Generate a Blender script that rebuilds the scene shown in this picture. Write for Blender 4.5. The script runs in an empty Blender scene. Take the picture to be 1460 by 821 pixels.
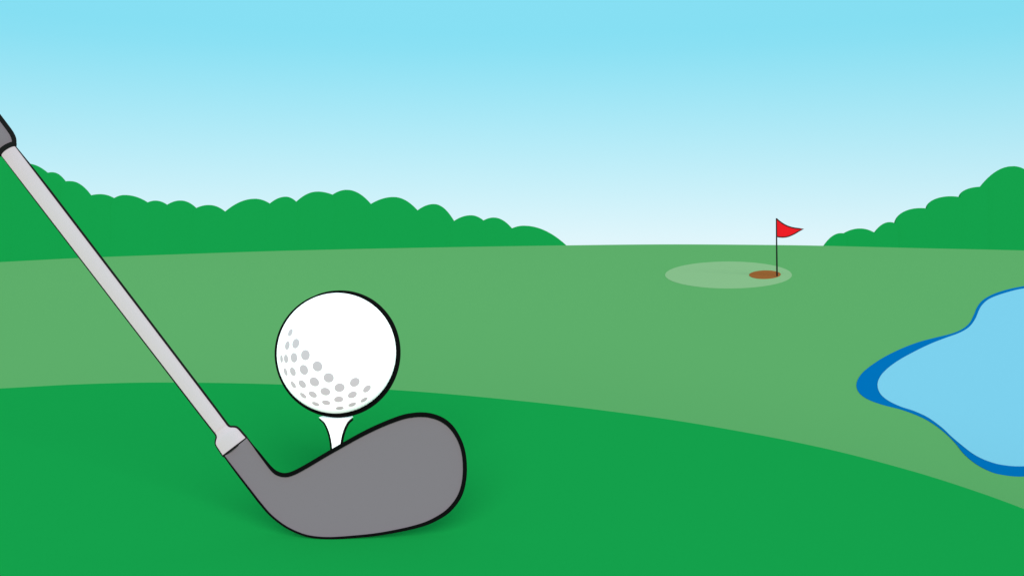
import bpy, math
from mathutils import Vector

# ------------------------------------------------------------------ basics
SC = bpy.context.scene
COL = SC.collection
F = 1565.0                      # focal length in photograph pixels (1460 wide)
CX, HY = 730.0, 350.0           # vanishing column and eye-level row
EXPOSURE = 0.8

def ray(x, y):
    return Vector(((x - CX) / F, 1.0, (HY - y) / F))

def at(x, y, d):
    return ray(x, y) * d

def lerp_table(tab, x):
    if x <= tab[0][0]: return tab[0][1]
    for (a, va), (b, vb) in zip(tab, tab[1:]):
        if x <= b:
            return va + (vb - va) * (x - a) / (b - a)
    return tab[-1][1]

def smooth_table(tab, x):
    """Catmull-Rom interpolation of a table of (x, value)."""
    if x <= tab[0][0]: return tab[0][1]
    if x >= tab[-1][0]: return tab[-1][1]
    for i in range(len(tab) - 1):
        if x <= tab[i + 1][0]:
            x1, y1 = tab[i]; x2, y2 = tab[i + 1]
            x0, y0 = tab[i - 1] if i else (2 * x1 - x2, 2 * y1 - y2)
            x3, y3 = tab[i + 2] if i + 2 < len(tab) else (2 * x2 - x1, 2 * y2 - y1)
            h = x2 - x1; t = (x - x1) / h
            m1 = (y2 - y0) / (x2 - x0) * h; m2 = (y3 - y1) / (x3 - x1) * h
            return ((2*t**3 - 3*t*t + 1) * y1 + (t**3 - 2*t*t + t) * m1
                    + (-2*t**3 + 3*t*t) * y2 + (t**3 - t*t) * m2)

def spline(pts, closed=False, sub=6):
    """Centripetal-ish Catmull-Rom through tuples of any length."""
    n = len(pts); out = []
    segs = n if closed else n - 1
    for i in range(segs):
        if closed:
            p = [pts[(i + k) % n] for k in (-1, 0, 1, 2)]
        else:
            p = [pts[max(0, i - 1)], pts[i], pts[i + 1], pts[min(n - 1, i + 2)]]
        for s in range(sub):
            t = s / sub
            out.append(tuple(0.5 * ((2 * b) + (c - a) * t + (2*a - 5*b + 4*c - d) * t*t + (-a + 3*b - 3*c + d) * t**3)
                             for a, b, c, d in zip(*p)))
    if not closed: out.append(tuple(pts[-1]))
    return out

# ------------------------------------------------------------------ materials
def lin(c):
    c = c / 255.0
    return c / 12.92 if c <= 0.04045 else ((c + 0.055) / 1.055) ** 2.4

def toon(name, rgb, size=1.0):
    """Matte enamel of one even tone: responds evenly to any light it faces."""
    m = bpy.data.materials.new(name); m.use_nodes = True
    nt = m.node_tree; nt.nodes.clear()
    out = nt.nodes.new('ShaderNodeOutputMaterial')
    b = nt.nodes.new('ShaderNodeBsdfToon'); b.component = 'DIFFUSE'
    b.inputs['Size'].default_value = size; b.inputs['Smooth'].default_value = 0.0
    b.inputs['Color'].default_value = (*rgb, 1)
    nt.links.new(b.outputs[0], out.inputs[0])
    m.diffuse_color = (*rgb, 1)
    return m

M = {
    'fairway':  toon('fairway_grass', (0.0648, 0.1995, 0.0655)),
    'mound':    toon('tee_grass', (0.0040, 0.1665, 0.0319)),
    'green':    toon('putting_green_grass', (0.1420, 0.2438, 0.1177)),
    'foliage':  toon('tree_foliage', (0.0042, 0.1777, 0.0374)),
    'bark':     toon('tree_bark', (0.12, 0.07, 0.04)),
    'dirt':     toon('hole_earth', (0.1790, 0.0581, 0.0157)),
    'water':    toon('pond_water', (0.1198, 0.2999, 0.3879)),
    'dark_blue':     toon('pond_dark_blue', (0.0000, 0.0802, 0.2304)),
    'white':    toon('white_enamel', (0.95, 0.95, 0.95)),
    'dimple':   toon('dimple_grey', (0.3885, 0.3332, 0.3564)),
    'steel':    toon('light_steel', (0.4000, 0.3301, 0.3494)),
    'iron':     toon('dark_iron', (0.1379, 0.1129, 0.1280)),
    'rubber':   toon('grip_rubber', (0.1368, 0.1111, 0.1248)),
    'black':    toon('black_line', (0.003, 0.003, 0.003)),
    'line':     toon('shaft_black_line', (0.008, 0.008, 0.008)),
    'red':      toon('flag_red', (0.4789, 0.0074, 0.0114)),
}

# ------------------------------------------------------------------ object helpers
def mesh_obj(name, verts, faces, mats, parent=None, smooth=False, fmat=None):
    me = bpy.data.meshes.new(name)
    me.from_pydata([tuple(v) for v in verts], [], faces)
    if not isinstance(mats, (list, tuple)): mats = [mats]
    for m in mats: me.materials.append(m)
    if fmat:
        for p, k in zip(me.polygons, fmat): p.material_index = k
    if smooth:
        for p in me.polygons: p.use_smooth = True
    me.update()
    o = bpy.data.objects.new(name, me)
    COL.objects.link(o)
    if parent: o.parent = parent
    return o

def localise(o, origin):
    """Move a mesh's origin to its base without moving the mesh."""
    for v in o.data.vertices: v.co -= origin
    o.location = origin

def thing(name, label, cat, loc, group=None):
    o = bpy.data.objects.new(name, None); COL.objects.link(o)
    o.empty_display_size = 0.02
    o.location = loc
    o['label'] = label; o['category'] = cat
    if group: o['group'] = group
    return o

def adopt(root, *obs):
    """Parent meshes built in world space to a thing that has a location."""
    for o in obs:
        o.parent = root
        for v in o.data.vertices: v.co -= root.location

def structure(o):
    o['kind'] = 'structure'; return o

def ribbon(pts, place, closed=False, front=0.0, back=0.001):
    """A flat-sided strip of real thickness. pts: (x, y, width_in, width_out) in drawing units;
    place(x, y, depth_shift) gives the world point. Returns verts, faces."""
    n = len(pts); V = []; Fc = []
    for i, (x, y, wi, wo) in enumerate(pts):
        if closed: a = pts[(i - 1) % n]; b = pts[(i + 1) % n]
        else: a = pts[max(0, i - 1)]; b = pts[min(n - 1, i + 1)]
        tx, ty = b[0] - a[0], b[1] - a[1]
        L = math.hypot(tx, ty) or 1
        nx, ny = ty / L, -tx / L          # left-hand normal = outside when travelling clockwise on screen
        for w in (-wi, wo):
            V.append(place(x + nx * w, y + ny * w, front))
            V.append(place(x + nx * w, y + ny * w, back))
    m = n if closed else n - 1
    for i in range(m):
        a = 4 * i; b = 4 * ((i + 1) % n)
        Fc += [(a, a + 2, b + 2, b), (a + 2, a + 3, b + 3, b + 2), (a + 3, a + 1, b + 1, b + 3), (a + 1, a, b, b + 1)]
    if not closed:
        Fc += [(0, 1, 3, 2), (4*n - 4, 4*n - 2, 4*n - 1, 4*n - 3)]
    return V, Fc

def lathe(profile, base, axis, seg=64, cap=True):
    """profile: list of (t along axis, radius), metres."""
    axis = axis.normalized()
    u = axis.orthogonal().normalized(); w = axis.cross(u)
    V = []; Fc = []
    for t, r in profile:
        for k in range(seg):
            a = 2 * math.pi * k / seg
            V.append(base + axis * t + (u * math.cos(a) + w * math.sin(a)) * r)
    for i in range(len(profile) - 1):
        for k in range(seg):
            k2 = (k + 1) % seg
            Fc.append((i*seg + k, i*seg + k2, (i+1)*seg + k2, (i+1)*seg + k))
    if cap:
        Fc.append(tuple(range(seg))[::-1])
        Fc.append(tuple((len(profile)-1)*seg + k for k in range(seg)))
    return V, Fc

# ------------------------------------------------------------------ terrain
ZM = -0.0912                    # top of the tee mound, below the eye
ZF = -1.1                       # level of the fairway round the pond
D_CREST = 110.0
EDGE = [(-600, 590), (-300, 569), (-100, 558), (0, 553.5), (115, 547.5), (230, 545), (390, 547.5), (560, 555.5), (700, 567),
        (850, 583.5), (1000, 605), (1170, 637.5), (1300, 671), (1390, 699.5), (1460, 725), (1550, 762), (1700, 835)]
CREST = [(-300, 389), (0, 373.6), (120, 367.5), (250, 362.6), (410, 357.3), (615, 352.8), (830, 349.4), (950, 348.3),
         (1060, 348.8), (1160, 350), (1300, 353.4), (1460, 357), (1700, 364)]

def mound_radius(az):
    """distance from the eye to the rim of the tee mound, az in radians from straight ahead"""
    lo = math.atan((-600 - CX) / F); hi = math.atan((1700 - CX) / F)
    def rr(px):
        y = smooth_table(EDGE, px)
        return -ZM * F / (y - HY) / math.cos(math.atan((px - CX) / F))
    if lo <= az <= hi:
        return rr(CX + F * math.tan(az))
    az = az % (2 * math.pi)
    r_lo, r_hi = rr(-600), rr(1700)
    t = (az - hi) / (2 * math.pi + lo - hi)         # round the back, right to left
    return r_hi + (r_lo - r_hi) * t + 1.6 * math.sin(math.pi * t) ** 2

def terrain(r, az):
    re = mound_radius(az)
    if r <= re: return ZM - 0.0015
    z = ZM - 0.0015 - 0.22 * (r - re)
    if z < ZF: z = ZF
    elif r > 12: z = ZF
    c = math.cos(az)
    if r > 36:
        if c > 0.1: px = max(-300, min(1700, CX + F * math.tan(az)))
        else: px = -300 if math.sin(az) < 0 else 1700
        s = (HY - smooth_table(CREST, px)) / F
        zc = s * D_CREST * math.cos(math.atan((px - CX) / F))
        if r <= D_CREST:
            z = ZF + (zc - ZF) * ((r - 36) / (D_CREST - 36)) ** 1.6
        else:
            e = r - D_CREST
            fall = 0.05 * 90 * (1 - math.exp(-e / 90))
            z = zc - fall
            if r > 300:
                k = min(1, (r - 300) / 400)
                z += (-8 - z) * k
    return z

def hit(x, y, lift=0.0):
    """Where the sight line through a point of the drawing meets the terrain (lifted)."""
    v = ray(x, y); az = math.atan2(v.x, v.y); hyp = math.hypot(v.x, v.y)
    lo, hi = 0.3, D_CREST / hyp
    d = lo
    while d < hi:                                   # march, then bisect
        nd = d * 1.01
        if v.z * nd <= terrain(nd * hyp, az) + lift: break
        d = nd
    a, b = d, nd
    for _ in range(40):
        m = (a + b) / 2
        if v.z * m <= terrain(m * hyp, az) + lift: b = m
        else: a = m
    return v * b

azs = []
a = -180.0
while a < 179.99:
    azs.append(math.radians(a))
    a += 0.25 if -42 <= a < 42 else 3.0
rings = []
r = 0.05
while r < 6.5: rings.append(r); r *= 1.06
while r < 28: rings.append(r); r += 0.8
while r < 75: rings.append(r); r += 0.6
while r < 160: rings.append(r); r += 1.5
while r < 6500: rings.append(r); r *= 1.12

V = [(0, 0, ZM - 0.0015)]; Fc = []
na = len(azs)
for r in rings:
    for az in azs:
        V.append((r * math.sin(az), r * math.cos(az), terrain(r, az)))
for k in range(na):
    Fc.append((0, 1 + (k + 1) % na, 1 + k))
for i in range(len(rings) - 1):
    for k in range(na):
        k2 = (k + 1) % na
        Fc.append((1 + i*na + k, 1 + i*na + k2, 1 + (i+1)*na + k2, 1 + (i+1)*na + k))
structure(mesh_obj('fairway', V, Fc, M['fairway'], smooth=True))

# tee mound: darker turf laid over the rise the ball is teed up on
V = [(0, 0, ZM)]; Fc = []
fr = [0.2, 0.4, 0.6, 0.8, 0.9, 1.0]
for f in fr:
    for az in azs:
        r = mound_radius(az) * f
        V.append((r * math.sin(az), r * math.cos(az), ZM))
for az in azs:                                      # turned-down turf edge, into the ground
    r = mound_radius(az) + 0.002
    V.append((r * math.sin(az), r * math.cos(az), ZM - 0.006))
for k in range(na): Fc.append((0, 1 + (k + 1) % na, 1 + k))
for i in range(len(fr)):
    for k in range(na):
        k2 = (k + 1) % na
        Fc.append((1 + i*na + k, 1 + i*na + k2, 1 + (i+1)*na + k2, 1 + (i+1)*na + k))
structure(mesh_obj('tee_mound', V, Fc, M['mound']))

# putting green and the brown hole patch, draped on the rising fairway
def draped_oval(name, cx, cy, rx, ry, lift, mat, tilt=0.0):
    V = [hit(cx, cy, lift)]; Fc = []; seg = 96; nr = 10
    for i in range(1, nr + 1):
        for k in range(seg):
            a = 2 * math.pi * k / seg
            x = rx * math.cos(a) * i / nr; y = ry * math.sin(a) * i / nr
            V.append(hit(cx + x, cy + y + tilt * x, lift))
    for k in range(seg): Fc.append((0, 1 + (k + 1) % seg, 1 + k))
    for i in range(nr - 1):
        for k in range(seg):
            k2 = (k + 1) % seg
            Fc.append((1 + i*seg + k, 1 + i*seg + k2, 1 + (i+1)*seg + k2, 1 + (i+1)*seg + k))
    o = len(V); q = o - seg
    V += [V[q + k] + Vector((0, 0, -lift - 0.02)) for k in range(seg)]
    Fc += [(q + k, o + k, o + (k + 1) % seg, q + (k + 1) % seg) for k in range(seg)]
    return mesh_obj(name, V, Fc, mat)
structure(draped_oval('putting_green', 1038.7, 391.9, 90.4, 19.1, 0.004, M['green']))
h = draped_oval('hole', 1090.6, 391.5, 22.6, 6.1, 0.008, M['dirt'], -0.02)
c0 = hit(1090.6, 391.5, 0.008)
localise(h, c0)
h['label'] = 'brown oval hole patch at the right end of the pale putting green'; h['category'] = 'hole'

# pond
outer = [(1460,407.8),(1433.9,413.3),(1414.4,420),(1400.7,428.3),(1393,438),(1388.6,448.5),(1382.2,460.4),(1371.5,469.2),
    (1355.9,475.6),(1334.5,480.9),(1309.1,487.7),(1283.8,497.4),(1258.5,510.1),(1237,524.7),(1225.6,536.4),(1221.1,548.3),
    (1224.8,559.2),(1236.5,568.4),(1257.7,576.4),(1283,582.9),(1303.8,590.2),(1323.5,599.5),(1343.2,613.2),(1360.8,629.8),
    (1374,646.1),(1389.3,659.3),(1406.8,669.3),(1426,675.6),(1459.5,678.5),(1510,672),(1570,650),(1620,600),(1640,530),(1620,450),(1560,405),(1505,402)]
inner = [(1460,411.1),(1433.9,417.2),(1412.4,425),(1401.7,433.1),(1395.9,441.9),(1390.2,455),(1381.3,466.3),(1367.6,474.4),
    (1348.1,481.5),(1326.7,489.9),(1305.2,500.2),(1281.9,513),(1264.3,525.9),(1254.4,537.6),(1251.1,549.3),(1255.6,561.4),
    (1267,571),(1284,579),(1303.8,585.6),(1323.5,594.9),(1343.2,609.2),(1356.6,621.8),(1374,636.4),(1389.3,647.6),
    (1406.8,656),(1428.8,661.9),(1459.5,663.8),(1505,658),(1560,636),(1605,590),(1622,528),(1604,456),(1555,412),(1505,406)]
def flat_poly(name, pts, z, mat):
    P = spline(pts, closed=True, sub=6)
    V = [ray(x, y) * (z * F / (HY - y)) for x, y in P]
    V.append(Vector(((sum(v.x for v in V)) / len(V), (sum(v.y for v in V)) / len(V), z)))
    me_faces = [tuple(range(len(P)))]
    V.pop()
    n = len(V); V += [v + Vector((0, 0, ZF - 0.01 - z)) for v in V]      # the sheet's edge goes into the ground
    me_faces += [(i, n + i, n + (i + 1) % n, (i + 1) % n) for i in range(n)]
    return mesh_obj(name, V, me_faces, mat)
structure(flat_poly('pond_edge', outer, ZF + 0.0015, M['dark_blue']))  # darker blue sheet, wider than the water, left showing as a rim
structure(flat_poly('pond_water', inner, ZF + 0.003, M['water']))

# ------------------------------------------------------------------ ball
BD = 0.385
bc = at(480.4, 502.9, BD)
BR = BD * 85.2 / F
SX = 0.983
def build_ball():
    V = []; Fc = []; fm = []
    nu, nv = 192, 128
    def S(n, rad=1.0):
        return Vector((bc.x + n.x * BR * rad * SX, bc.y + n.y * BR * rad, bc.z + n.z * BR * rad))
    V.append(S(Vector((0, 0, 1))))
    for i in range(1, nv):
        th = math.pi * i / nv
        for k in range(nu):
            ph = 2 * math.pi * k / nu
            V.append(S(Vector((math.sin(th) * math.cos(ph), math.sin(th) * math.sin(ph), math.cos(th)))))
    V.append(S(Vector((0, 0, -1))))
    last = len(V) - 1
    for k in range(nu):
        k2 = (k + 1) % nu
        Fc.append((0, 1 + k, 1 + k2)); fm.append(0)
        Fc.append((last, 1 + (nv-2)*nu + k2, 1 + (nv-2)*nu + k)); fm.append(0)
    for i in range(nv - 2):
        for k in range(nu):
            k2 = (k + 1) % nu
            Fc.append((1 + i*nu + k, 1 + (i+1)*nu + k, 1 + (i+1)*nu + k2, 1 + i*nu + k2)); fm.append(0)
    marks = [(131,186),(107,286),(173,271),(62,390),(97,390),(159,381),(248,361),(94,492),(150,490),(236,476),(342,449),
             (154,592),(224,587),(318,570),(430,538),(231,676),(306,668),(404,646),(515,615),(634,573),(329,741),(410,731),
             (508,706),(615,671),(729,624),(516,774),(613,746),(706,709)]
    for mx, my in marks:
        x = 390 + mx / 5.471; y = 440 + my / 5.471
        # sight line meets the sphere (undo the width scale first)
        d = ray(x, y); d2 = Vector((d.x / SX, d.y, d.z)); c2 = Vector((bc.x / SX, bc.y, bc.z))
        b = d2.dot(c2) / d2.dot(d2)
        disc = b * b - (c2.dot(c2) - BR * BR) / d2.dot(d2)
        t = b - math.sqrt(max(disc, 0))
        n = (d2 * t - c2).normalized()
        rho = math.hypot(x - 480.4, y - 502.9) / 85.5
        ra = (7.2 if rho < 0.65 else 7.2 - (rho - 0.65) / 0.33 * 2.0) / 85.5
        if my < 230: ra = 5.5 / 85.5
        u = n.orthogonal().normalized(); w = n.cross(u)
        base = len(V); sg = 28
        V.append(S(n, 1.0012))
        for f in (0.33, 0.67, 1.0):
            for k in range(sg):
                a = 2 * math.pi * k / sg
                V.append(S((n * math.cos(ra*f) + (u * math.cos(a) + w * math.sin(a)) * math.sin(ra*f)), 1.0012))
        for k in range(sg):
            k2 = (k + 1) % sg
            Fc.append((base, base + 1 + k, base + 1 + k2)); fm.append(1)
            for l in (0, 1):
                b0 = base + 1 + l * sg
                Fc.append((b0 + k, b0 + sg + k, b0 + sg + k2, b0 + k2)); fm.append(1)
    return mesh_obj('golf_ball', V, Fc, [M['white'], M['dimple']], smooth=True, fmat=fm)
ball = build_ball()
ball_base = Vector((bc.x, bc.y, bc.z - BR))
localise(ball, ball_base)
ball['label'] = 'white golf ball with grey dimples and a black outline, teed up behind the club'
ball['category'] = 'golf ball'
bdir = bc.normalized(); bdist = bc.length
ctp = bdir * (bdist - BR * BR / bdist)              # centre of the ball's sight circle
def ball_plane(x, y, s):
    v = ray(x, y); return v * (ctp.dot(bdir) / v.dot(bdir)) + bdir * s
WID = [(0,5.8),(30,6.2),(55,5.6),(75,4.0),(90,2.6),(102,2.0),(112,1.3),(125,1.7),(140,2.3),(160,3.2),(180,4.0),(200,4.3),(225,4.8),
       (250,5.2),(270,5.9),(290,6.0),(315,5.8),(340,5.7),(360,5.8)]
P = []
for k in range(180):
    a = 360 - 2 * k                                  # clockwise on screen
    ar = math.radians(a)
    P.append((480.4 + 84.9 * math.cos(ar), 502.9 - 86.2 * math.sin(ar), 1.6, lerp_table(WID, a % 360)))
V, Fc = ribbon(P, ball_plane, closed=True, front=-0.0004, back=0.0012)
adopt(ball, mesh_obj('outline', V, Fc, M['black']))

# ------------------------------------------------------------------ tee
TD = BD + 0.0005
def ty(y): return -(y - HY) / F * TD
tee_x = (479.3 - CX) / F * TD
px = TD / F
prof_px = [(594.3, 24.0), (595.5, 22.6), (597.5, 20.4), (601.4, 16.4), (607, 13.2), (613, 10.7), (619, 8.8), (625, 7.4), (632, 6.3), (640, 5.6), (655, 5.0),
           (690, 4.6), (715, 3.6), (722.5, 1.0)]
prof = [(ty(594.3) - ty(y), r * px) for y, r in prof_px]
V, Fc = lathe(prof, Vector((tee_x, TD, ty(594.3))), Vector((0, 0, -1)), seg=64)
tee = mesh_obj('golf_tee', V, Fc, M['white'], smooth=False)
for p in tee.data.polygons:
    if len(p.vertices) == 4: p.use_smooth = True
localise(tee, Vector((tee_x, TD, ZM)))
tee['label'] = 'white flared golf tee under the ball, partly hidden by the iron head'; tee['category'] = 'golf tee'
V2 = []; F2 = []
for side, w in ((-1, 3.0), (1, 3.4)):
    P = [(479.3 + side * r, y, 0.8, w) for y, r in prof_px[1:-2]]
    if side < 0: P = P[::-1]
    Vr, Fr = ribbon(spline(P, sub=4), lambda x, y, s: at(x, y, TD + s), front=-0.0003, back=0.0006)
    o = len(V2); V2 += Vr; F2 += [tuple(i + o for i in f) for f in Fr]
adopt(tee, mesh_obj('outline', V2, F2, M['black']))

# ------------------------------------------------------------------ club
AD = 0.3455                                          # depth of the shaft's axis
HD = 0.3415                                          # depth of the head's face
ax0 = (12.0, 215.0); ad = (0.6082, 0.7938); an = (0.7938, -0.6082)
pxa = AD / F
axis3 = (at(ax0[0] + ad[0], ax0[1] + ad[1], AD) - at(ax0[0], ax0[1], AD)).normalized()
def axp(t): return at(ax0[0] + ad[0] * t, ax0[1] + ad[1] * t, AD)
club = thing('golf_club', 'golf iron with dark grey head and light grey shaft resting in front of the ball', 'golf club',
             at(470, 767.5, HD))

def turned(name, profile, mat, parent, seg=64):
    V, Fc = lathe([(t * pxa, r * pxa) for t, r in profile], axp(0), axis3, seg)
    o = mesh_obj(name, V, Fc, mat)
    for p in o.data.polygons:
        if len(p.vertices) == 4: p.use_smooth = True
    for v in o.data.vertices: v.co -= club.location
    o.parent = parent
    return o
def side_lines(name, right, left, mat, parent):
    """right/left: (t, r, width) – black line outside the body's sides."""
    V2 = []; F2 = []
    for sgn, tab in ((1, right), (-1, left)):
        if not tab: continue
        P = [(ax0[0] + ad[0]*t + sgn*an[0]*r, ax0[1] + ad[1]*t + sgn*an[1]*r, 0.7, w) for t, r, w in tab]
        if sgn < 0: P = P[::-1]
        Vr, Fr = ribbon(P, lambda x, y, s: at(x, y, AD + s), front=-0.0003, back=0.0005)
        o = len(V2); V2 += Vr; F2 += [tuple(i + o for i in f) for f in Fr]
    o = mesh_obj(name, V2, F2, mat)
    for v in o.data.vertices: v.co -= club.location
    o.parent = parent
    return o
def prof_at(profile, t): return lerp_table(profile, t)

sh_prof = [(-6, 11.6), (100, 11.4), (300, 11.0), (470, 10.4), (494, 10.1), (499, 10.0)]
shaft = turned('shaft', sh_prof, M['steel'], club)
rt = [(t, prof_at(sh_prof, t), lerp_table([(0, 0.8), (30, 1.8), (80, 2.8), (420, 2.8), (500, 2.6)], t)) for t in range(-6, 500, 12)] + [(499, 10.0, 2.6)]
lt = [(t, prof_at(sh_prof, t), lerp_table([(0, 1.3), (60, 2.0), (300, 2.2), (430, 2.5), (500, 2.6)], t)) for t in range(-6, 500, 12)] + [(499, 10.0, 2.6)]
side_lines('outline', rt, lt, M['line'], shaft)

fe_prof = spline([(499, 10.0), (502.5, 10.4), (505.5, 12.2), (508, 15.4), (511, 18.0), (515, 19.1), (522, 19.6), (530.5, 20.2)], sub=4)
ferrule = turned('ferrule', fe_prof, M['steel'], club)
side_lines('outline', [(t, r, 2.6) for t, r in fe_prof], [(t, r, 2.6) for t, r in fe_prof], M['line'], ferrule)
turned('collar_line', [(530.0, 20.5), (531.2, 21.8), (533.0, 21.2)], M['line'], ferrule)

gp = [(-300, 13.0), (-296, 15.6), (-280, 16.2), (-49, 16.2), (-24, 16.1), (-17, 15.7), (-13, 14.9), (-10, 13.9), (-7.5, 12.8), (-5.0, 10.8)]
grip = turned('grip', gp, M['rubber'], club)
cap_prof = [(-5.6, 13.5), (-4.6, 15.2), (-3.2, 15.2), (-1.2, 13.8), (0.4, 12.2), (1.2, 11.8)]
turned('end_cap', cap_prof, M['line'], grip)
outer_g = [(-300, 17), (-294, 22), (-100, 22.4), (-49, 22.4), (-24, 22.3), (-17, 22.0), (-11, 20.9), (-7.5, 19.8), (-4.2, 17.9), (-2.0, 16.2), (0.0, 14.0), (1.4, 12.4)]
gl = [(t, prof_at(gp, t), prof_at(outer_g, t) - prof_at(gp, t)) for t in [-299, -290, -200, -100, -49, -24, -20, -17, -15, -13, -11.5, -10, -8.5, -7, -6, -5.2, -4, -3, -2, -1, 0, 1.4]]
def straight_lines(name, tab, mat, parent):
    V2 = []; F2 = []
    for sgn in (1, -1):
        n0 = len(V2)
        for t, r, w in tab:
            for rr in (r - 0.8, r + w):
                x = ax0[0] + ad[0]*t + sgn*an[0]*rr; y = ax0[1] + ad[1]*t + sgn*an[1]*rr
                V2.append(at(x, y, AD - 0.0003)); V2.append(at(x, y, AD + 0.0005))
        for i in range(len(tab) - 1):
            a = n0 + 4*i; b = a + 4
            F2 += [(a, a+2, b+2, b), (a+2, a+3, b+3, b+2), (a+3, a+1, b+1, b+3), (a+1, a, b, b+1)]
    o = mesh_obj(name, V2, F2, mat)
    for v in o.data.vertices: v.co -= club.location
    o.parent = parent
straight_lines('outline', gl, M['line'], grip)

# the head: an iron blade, flat face, chamfered back
hp = [  # x, y, line width; from the hosel's right corner clockwise round to its left corner
    (352.6,624.0,1.2),(360.4,634.3,1.6),(368.5,644.6,2.8),(377.5,656.2,3.4),(386.3,667.0,4.3),(394.5,673.9,5.2),(405.5,676.8,5.4),(418,674.0,5.4),
    (437,664.1,5.2),(464.4,647.9,5.2),(491.8,632.2,5.4),(519.2,617.2,5.6),(546.6,604.4,5.6),(572,594.9,5.8),(587.7,591.6,5.9),(601.4,590.7,5.9),
    (615,592.3,5.9),(628.8,597.2,5.9),(640.4,605.4,5.6),(649.6,616.8,5.2),(657.2,631.8,5.0),(661.6,649,5.1),(662.9,669.6,5.2),
    (661.0,688.8,5.2),(656,705.2,5.4),(647,719.3,5.4),(634.4,731.5,5.3),(615,742.6,4.8),(595.9,749.5,4.4),(568.5,755.9,3.9),(532.9,761.9,3.5),
    (491.8,765.7,3.2),(469.9,766.7,3.0),(453.4,765.9,2.8),(437,763.2,2.6),(420.5,757.3,2.6),(404.1,748.5,2.6),(386,734.2,2.6),
    (371.2,717.5,2.7),(354.8,696.4,2.5),(335.6,671.5,2.2),(319.7,650.2,1.6)]
hs = spline(hp, sub=6)
hs_body = [(x, y) for x, y, w in hs]
def head_mesh():
    n = len(hs_body); V = []; Fc = []
    def inset(i, amt):
        a = hs_body[max(0, i - 1)]; b = hs_body[min(n - 1, i + 1)]
        tx, tyy = b[0] - a[0], b[1] - a[1]; L = math.hypot(tx, tyy) or 1
        return hs_body[i][0] - tyy / L * amt, hs_body[i][1] + tx / L * amt
    for i in range(n): V.append(at(*hs_body[i], HD))
    for i in range(n): V.append(at(*inset(i, 0.0), HD + 0.0008))
    for i in range(n):
        x, y = inset(i, 5.0)
        V.append(at(CX + (x - CX), y, HD + 0.0030))
    for i in range(n):
        x, y = inset(i, 12.0)
        V.append(at(x, y, HD + 0.0075))
    Fc.append(tuple(range(n)))
    for l in range(3):
        for i in range(n):
            j = (i + 1) % n
            Fc.append((l*n + i, (l+1)*n + i, (l+1)*n + j, l*n + j))
    Fc.append(tuple(3*n + i for i in range(n))[::-1])
    return V, Fc
V, Fc = head_mesh()
head = mesh_obj('club_head', V, Fc, M['iron'])
for v in head.data.vertices: v.co -= club.location
head.parent = club
P = [(x, y, w * 0.55 + 0.1, w * 0.55 + 0.1) for x, y, w in hs]
V, Fc = ribbon(P, lambda x, y, s: at(x, y, HD + s), front=-0.0004, back=0.0004)
ho = mesh_obj('outline', V, Fc, M['black'])
for v in ho.data.vertices: v.co -= club.location
ho.parent = head
# hosel stub joining the round shaft to the blade
turned('hosel', [(532.0, 17.5), (540, 17.0), (556, 12.0)], M['iron'], head)

# ------------------------------------------------------------------ flag
fb = hit(1107.9, 393.6, 0.012)
FD = fb.y
pxf = FD / F
flag = thing('golf_flag', 'small red pennant on a thin black pole standing in the brown hole', 'flag', fb)
top = at(1106.9, 311.2, FD); bot = fb + Vector((0, 0, -0.05))
V, Fc = lathe([(0, 1.2 * pxf), ((top - bot).length * 0.6, 1.0 * pxf), ((top - bot).length, 0.75 * pxf)], bot, top - bot, seg=20)
adopt(flag, mesh_obj('pole', V, Fc, M['line']))
ft = [(1107.1,311.6),(1110.3,314.6),(1114.5,317.7),(1118.7,320.4),(1123.4,322.6),(1128.3,324.2),(1133.5,325.3),(1139.5,326.0),(1145.6,326.3)]
fbm = [(1107.6,337.3),(1111.6,338.1),(1115.8,338.3),(1120.3,338.0),(1124.6,337.0),(1129.2,335.1),(1133.5,333.0),(1139.0,329.6),(1145.6,326.4)]
def wave(x): return 0.10 * math.sin((x - 1107) / 38 * 5.0) * min(1, (x - 1107) / 8 + 0.05)
V = []; Fc = []; nrow = 6
for s in (-0.008, 0.008):
    for a, b in zip(ft, fbm):
        for k in range(nrow + 1):
            u = k / nrow
            x = a[0] + (b[0] - a[0]) * u; y = a[1] + (b[1] - a[1]) * u
            V.append(at(x, y, FD + wave(x) + s))
nc = len(ft); half = nc * (nrow + 1)
for i in range(nc - 1):
    for k in range(nrow):
        a = i * (nrow + 1) + k; b = a + nrow + 1
        Fc.append((a, b, b + 1, a + 1)); Fc.append((half + a, half + a + 1, half + b + 1, half + b))
    for k in (0, nrow):
        a = i * (nrow + 1) + k; b = a + nrow + 1
        Fc.append((a, b, half + b, half + a))
pen = mesh_obj('pennant', V, Fc, M['red'], smooth=False)
adopt(flag, pen)
loop = [(x, y, 0.8, 0.8) for x, y in ft] + [(x, y, 0.8, 0.8) for x, y in fbm[::-1][1:]]
V, Fc = ribbon(loop, lambda x, y, s: at(x, y, FD + wave(x) + s), front=-0.014, back=0.014)
po = mesh_obj('outline', V, Fc, M['line'])
po.parent = pen
for v in po.data.vertices: v.co -= flag.location

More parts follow.
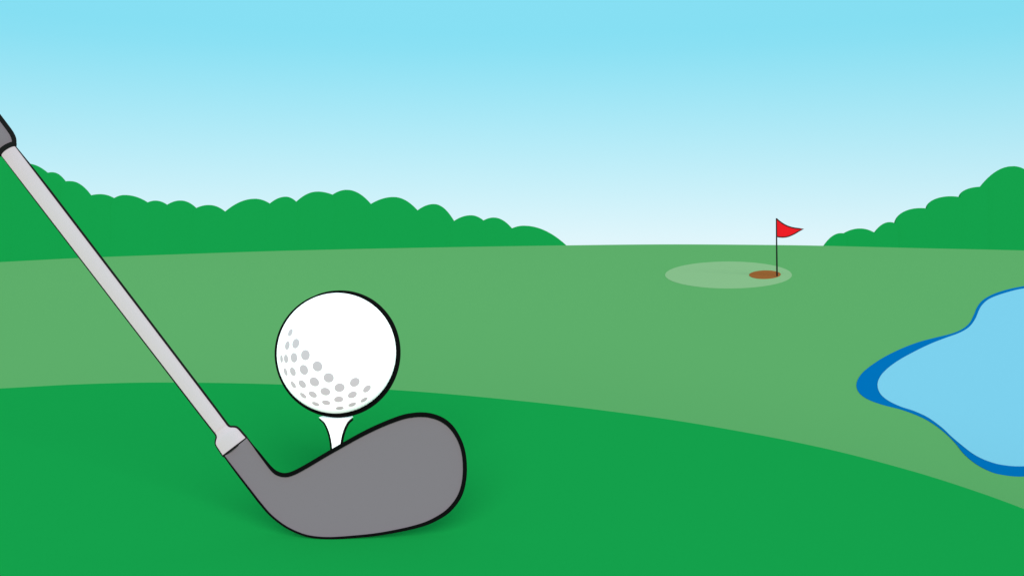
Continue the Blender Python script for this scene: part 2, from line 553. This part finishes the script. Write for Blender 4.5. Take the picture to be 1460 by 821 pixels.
# ------------------------------------------------------------------ trees
def tree(name, label, cx, ytop, left, right, ry, depth, group, oval=False):
    """cx, ytop: apex of the crown as drawn; left/right = (notch x, notch y) where it meets its
    neighbours; ry: height of the rounded top (drawing units)."""
    def side(n, oval):
        dx = abs(n[0] - cx); h = max(0.5, n[1] - ytop)
        if oval:                                        # upright, bulging side
            q = 1 - min(0.97, h / ry)
            rx = min(dx / math.sqrt(1 - q * q), 62)
            return rx, (lambda u: ry * (1 - math.sqrt(max(0, 1 - u * u))))
        m = 1.25 if h > 2 else 1.6                      # sloping side
        return dx * m, (lambda u: h * (u * m) ** 2.0)
    rl, dl = side(left, oval); rr_, dr = side(right, False)
    k = depth / F
    gx = (cx - CX) * k
    az = math.atan2(gx, depth); gz = terrain(math.hypot(gx, depth), az)
    ztop = (HY - ytop) * k
    root = thing(name, label, 'tree', Vector((gx, depth, gz)), group)
    zb = gz - 0.5
    nu, nv = 96, 34
    V = [Vector((0, 0, ztop - gz))]; Fc = []
    depth_r = 1.9
    for i in range(1, nv):
        th = math.pi * i / nv
        for j in range(nu):
            ph = 2 * math.pi * j / nu
            c, s = math.cos(ph), math.sin(ph)
            rx = (rr_ if c > 0 else rl) * k
            wr = (c + 1) / 2; wr = wr * wr * (3 - 2 * wr)
            zm = max(gz + 0.3, ztop - k * (dl(1.0) * (1 - wr) + dr(1.0) * wr))
            if th <= math.pi / 2:
                rad = math.sin(th)
                z = max(gz + 0.3, ztop - k * (dl(rad) * (1 - wr) + dr(rad) * wr))
            else:
                q = -math.cos(th)                    # leafy right down to the grass
                rad = (1 + 0.12 * q) * (1 - q ** 14); z = zm - (zm - zb) * q
            if s < 0: yy = -0.45 * abs(s) ** 0.22 * min(1.0, max(rad, 0)) ** 0.25     # broad leafy front
            else: yy = s * min(1.0, max(rad, 0)) * depth_r                            # rounded back
            V.append(Vector((c * rad * rx, yy, z - gz)))
    V.append(Vector((0, 0, zb - gz))); last = len(V) - 1
    for j in range(nu):
        j2 = (j + 1) % nu
        Fc.append((0, 1 + j, 1 + j2)); Fc.append((last, 1 + (nv-2)*nu + j2, 1 + (nv-2)*nu + j))
    for i in range(nv - 2):
        for j in range(nu):
            j2 = (j + 1) % nu
            Fc.append((1 + i*nu + j, 1 + (i+1)*nu + j, 1 + (i+1)*nu + j2, 1 + i*nu + j2))
    mesh_obj('crown', V, Fc, M['foliage'], parent=root, smooth=True)
    Vt, Ft = lathe([(-0.3, 0.32), (0.3, 0.24), ((zb - gz) + 1.0, 0.16)], Vector((0, 0, 0)), Vector((0, 0, 1)), seg=14)
    mesh_obj('trunk', Vt, Ft, M['bark'], parent=root, smooth=True)
    return root

GL = 'rounded green trees of the left wood'; GR = 'rounded green trees of the right wood'
L = [
 # label, apex, left notch, right notch, ry, depth
 ('green treetop rising directly under the club grip at the left edge', (-14,208), (-85,320), (12,224), 36),
 ('tall round tree beside the shaft just below the grip, highest crown right of the shaft', (38,233.2), (16,246), (68.2,247), 23),
 ('small narrow round tree between the tallest one beside the shaft and the broad shoulder tree', (75.5,245.8), (68.2,247), (92.7,259), 22),
 ('broad shoulder tree on the slope of the left wood, steep on its right side', (101,258.4), (92.7,259), (129.8,279), 30),
 ('low flat-topped tree at the foot of the steep left shoulder', (144,277), (129.8,279), (163,283), 24),
 ('wide low tree with a long slope to its right, second after the steep shoulder', (178.5,278.2), (163,283), (211,289), 26),
 ('smallest gentle bump of the left wood, between the wide low tree and a rounder one', (222.5,286.2), (211,289), (238.5,292.5), 18),
 ('round low tree between the smallest bump and the lowest crown', (258,286), (238.5,292.5), (280,297), 22),
 ('lowest crown of the left wood, ending in its deepest notch', (298.5,292.4), (280,297), (321.3,302), 20),
 ('large wide tree rising to the right of the deepest notch', (364,283.5), (321.3,302), (385,290.5), 26),
 ('small round tree left of the two highest central crowns, above the ball\'s left side', (408,280.6), (385,290.5), (422.6,288), 20),
 ('broad high tree above the left half of the ball', (453,273.3), (422.6,288), (474.5,277.7), 24),
 ('highest central crown of the left wood, standing above the ball\'s right half', (495,270.8), (474.5,277.7), (529,291), 30),
 ('broad tree right of the highest central crown', (561.5,281), (529,291), (595.5,300), 25),
 ('steep-sided round tree with a sharp drop to its right', (619,291), (595.5,300), (647.5,315), 27),
 ('low tree right of the sharp drop in the left wood', (671.5,307), (647.5,315), (689.5,314.3), 22),
 ('small round tree next to the last one at the right end of the left wood', (704,310.2), (689.5,314.3), (730,325.5), 24),
 ('last tree at the right end of the left wood, sloping long down to the fairway', (747,321.8), (730,325.5), (807,349.3), 31),
]
for i, (lab, ap, ln, rn, ry) in enumerate(L):
    tree('tree', lab, ap[0], ap[1], ln, rn, ry, 128 + (i * 7 % 5) * 0.03, GL)
Rr = [
 ('first little tree at the left end of the right wood, rising from the fairway', (1198.5,332.4), (1174.5,350.2), (1203.5,333), 19),
 ('low wide round tree second from the left end of the right wood', (1225.5,325.8), (1203.5,332.4), (1246.5,332), 24),
 ('small steep tree third in the right wood, lower than the stepped crowns', (1268,316.7), (1246.5,332), (1275.5,318.6), 26),
 ('lowest stepped crown of the right wood, bulging over the small steep tree', (1311,296.8), (1275.5,319.5), (1322,297.6), 23.5),
 ('middle stepped crown of the right wood', (1354,280), (1320.7,297.5), (1368,281.3), 18.2),
 ('short stepped crown just left of the tallest tree in the right wood', (1397,266.5), (1368,281.3), (1404,267), 15.4),
 ('tallest tree of the right wood at the right edge above the pond', (1443,237.2), (1397,267), (1460,242), 32),
 ('tree crown cut off by the right edge beyond the tallest tree', (1482,241.5), (1462,242.5), (1560,335), 30),
]
for i, (lab, ap, ln, rn, ry) in enumerate(Rr):
    tree('tree', lab, ap[0], ap[1], ln, rn, ry, 124 + (i * 3 % 5) * 0.03, GR, 3 <= i <= 5)

# ------------------------------------------------------------------ sky and sun
SUN_EL, SUN_AZ = math.radians(22.0), math.radians(174)     # low, behind the viewer
w = bpy.data.worlds.new('World'); SC.world = w; w.use_nodes = True
nt = w.node_tree; nt.nodes.clear()
N = nt.nodes.new
outw = N('ShaderNodeOutputWorld'); bg = N('ShaderNodeBackground')
sky = N('ShaderNodeTexSky'); sky.sky_type = 'NISHITA'; sky.sun_disc = False
sky.sun_elevation = SUN_EL; sky.sun_rotation = SUN_AZ
tc = N('ShaderNodeTexCoord'); sep = N('ShaderNodeSeparateXYZ'); mr = N('ShaderNodeMapRange')
ramp = N('ShaderNodeValToRGB')
mr.inputs['From Min'].default_value = 0.0; mr.inputs['From Max'].default_value = 0.25
nt.links.new(tc.outputs['Generated'], sep.inputs[0]); nt.links.new(sep.outputs['Z'], mr.inputs['Value'])
nt.links.new(mr.outputs[0], ramp.inputs[0])
SKY_STR = 0.05
GRADE = [  # (sin of elevation, fitted gradient colour added to the sky texture)
#GRADE_BEGIN
 (0.000, (0.3734, 0.4705, 0.5155)),
 (0.004, (0.3648, 0.4680, 0.5145)),
 (0.010, (0.3436, 0.4565, 0.5085)),
 (0.017, (0.3186, 0.4414, 0.4997)),
 (0.025, (0.2938, 0.4258, 0.4894)),
 (0.035, (0.2686, 0.4100, 0.4771)),
 (0.045, (0.2482, 0.3978, 0.4658)),
 (0.055, (0.2309, 0.3886, 0.4558)),
 (0.070, (0.2086, 0.3787, 0.4436)),
 (0.085, (0.1887, 0.3718, 0.4343)),
 (0.100, (0.1704, 0.3666, 0.4274)),
 (0.115, (0.1529, 0.3623, 0.4224)),
 (0.130, (0.1363, 0.3583, 0.4188)),
 (0.145, (0.1203, 0.3544, 0.4162)),
 (0.160, (0.1050, 0.3504, 0.4142)),
 (0.175, (0.0904, 0.3462, 0.4128)),
 (0.190, (0.0838, 0.3455, 0.4132)),
 (0.205, (0.0870, 0.3494, 0.4159)),
 (0.220, (0.0900, 0.3531, 0.4187)),
 (0.250, (0.0950, 0.3597, 0.4245)),
#GRADE_END
]
els = ramp.color_ramp.elements
while len(els) > 1: els.remove(els[-1])
els[0].position = GRADE[0][0] / 0.25; els[0].color = (*GRADE[0][1], 1)
for z, c in GRADE[1:]:
    e = els.new(min(1, z / 0.25)); e.color = (*c, 1)
add = N('ShaderNodeMix'); add.data_type = 'RGBA'; add.blend_type = 'ADD'; add.inputs[0].default_value = 1.0
div = N('ShaderNodeMix'); div.data_type = 'RGBA'; div.blend_type = 'MULTIPLY'; div.inputs[0].default_value = 1.0
k = 1 / SKY_STR
div.inputs[7].default_value = (k, k, k, 1)
nt.links.new(ramp.outputs[0], div.inputs[6])
dim = N('ShaderNodeMix'); dim.data_type = 'RGBA'; dim.blend_type = 'MULTIPLY'; dim.inputs[0].default_value = 1.0
dim.inputs[7].default_value = (0.3, 0.3, 0.3, 1)
nt.links.new(sky.outputs[0], dim.inputs[6]); nt.links.new(dim.outputs[2], add.inputs[6]); nt.links.new(div.outputs[2], add.inputs[7])
nt.links.new(add.outputs[2], bg.inputs['Color']); bg.inputs['Strength'].default_value = SKY_STR
nt.links.new(bg.outputs[0], outw.inputs[0])

sl = bpy.data.lights.new('sun', 'SUN'); sl.energy = 5.0; sl.angle = math.radians(38)
sl.color = (1.0, 0.985, 0.96)
so = bpy.data.objects.new('sun', sl); COL.objects.link(so)
tosun = Vector((math.sin(SUN_AZ) * math.cos(SUN_EL), math.cos(SUN_AZ) * math.cos(SUN_EL), math.sin(SUN_EL)))
so.rotation_euler = tosun.to_track_quat('Z', 'Y').to_euler()
so.location = (0, -3, 3)

# ------------------------------------------------------------------ camera
cd = bpy.data.cameras.new('camera'); cam = bpy.data.objects.new('camera', cd); COL.objects.link(cam)
cam.location = (0, 0, 0); cam.rotation_euler = (math.pi / 2, 0, 0)
cd.sensor_width = 36; cd.lens = 36 * F / 1460.0
cd.shift_y = -(410.5 - HY) / 1460.0
cd.clip_start = 0.01; cd.clip_end = 20000
SC.camera = cam
SC.view_settings.view_transform = 'Standard'; SC.view_settings.look = 'None'
SC.view_settings.exposure = EXPOSURE; SC.view_settings.gamma = 1
SC.view_settings.use_curve_mapping = False
SC.cycles.use_denoising = True
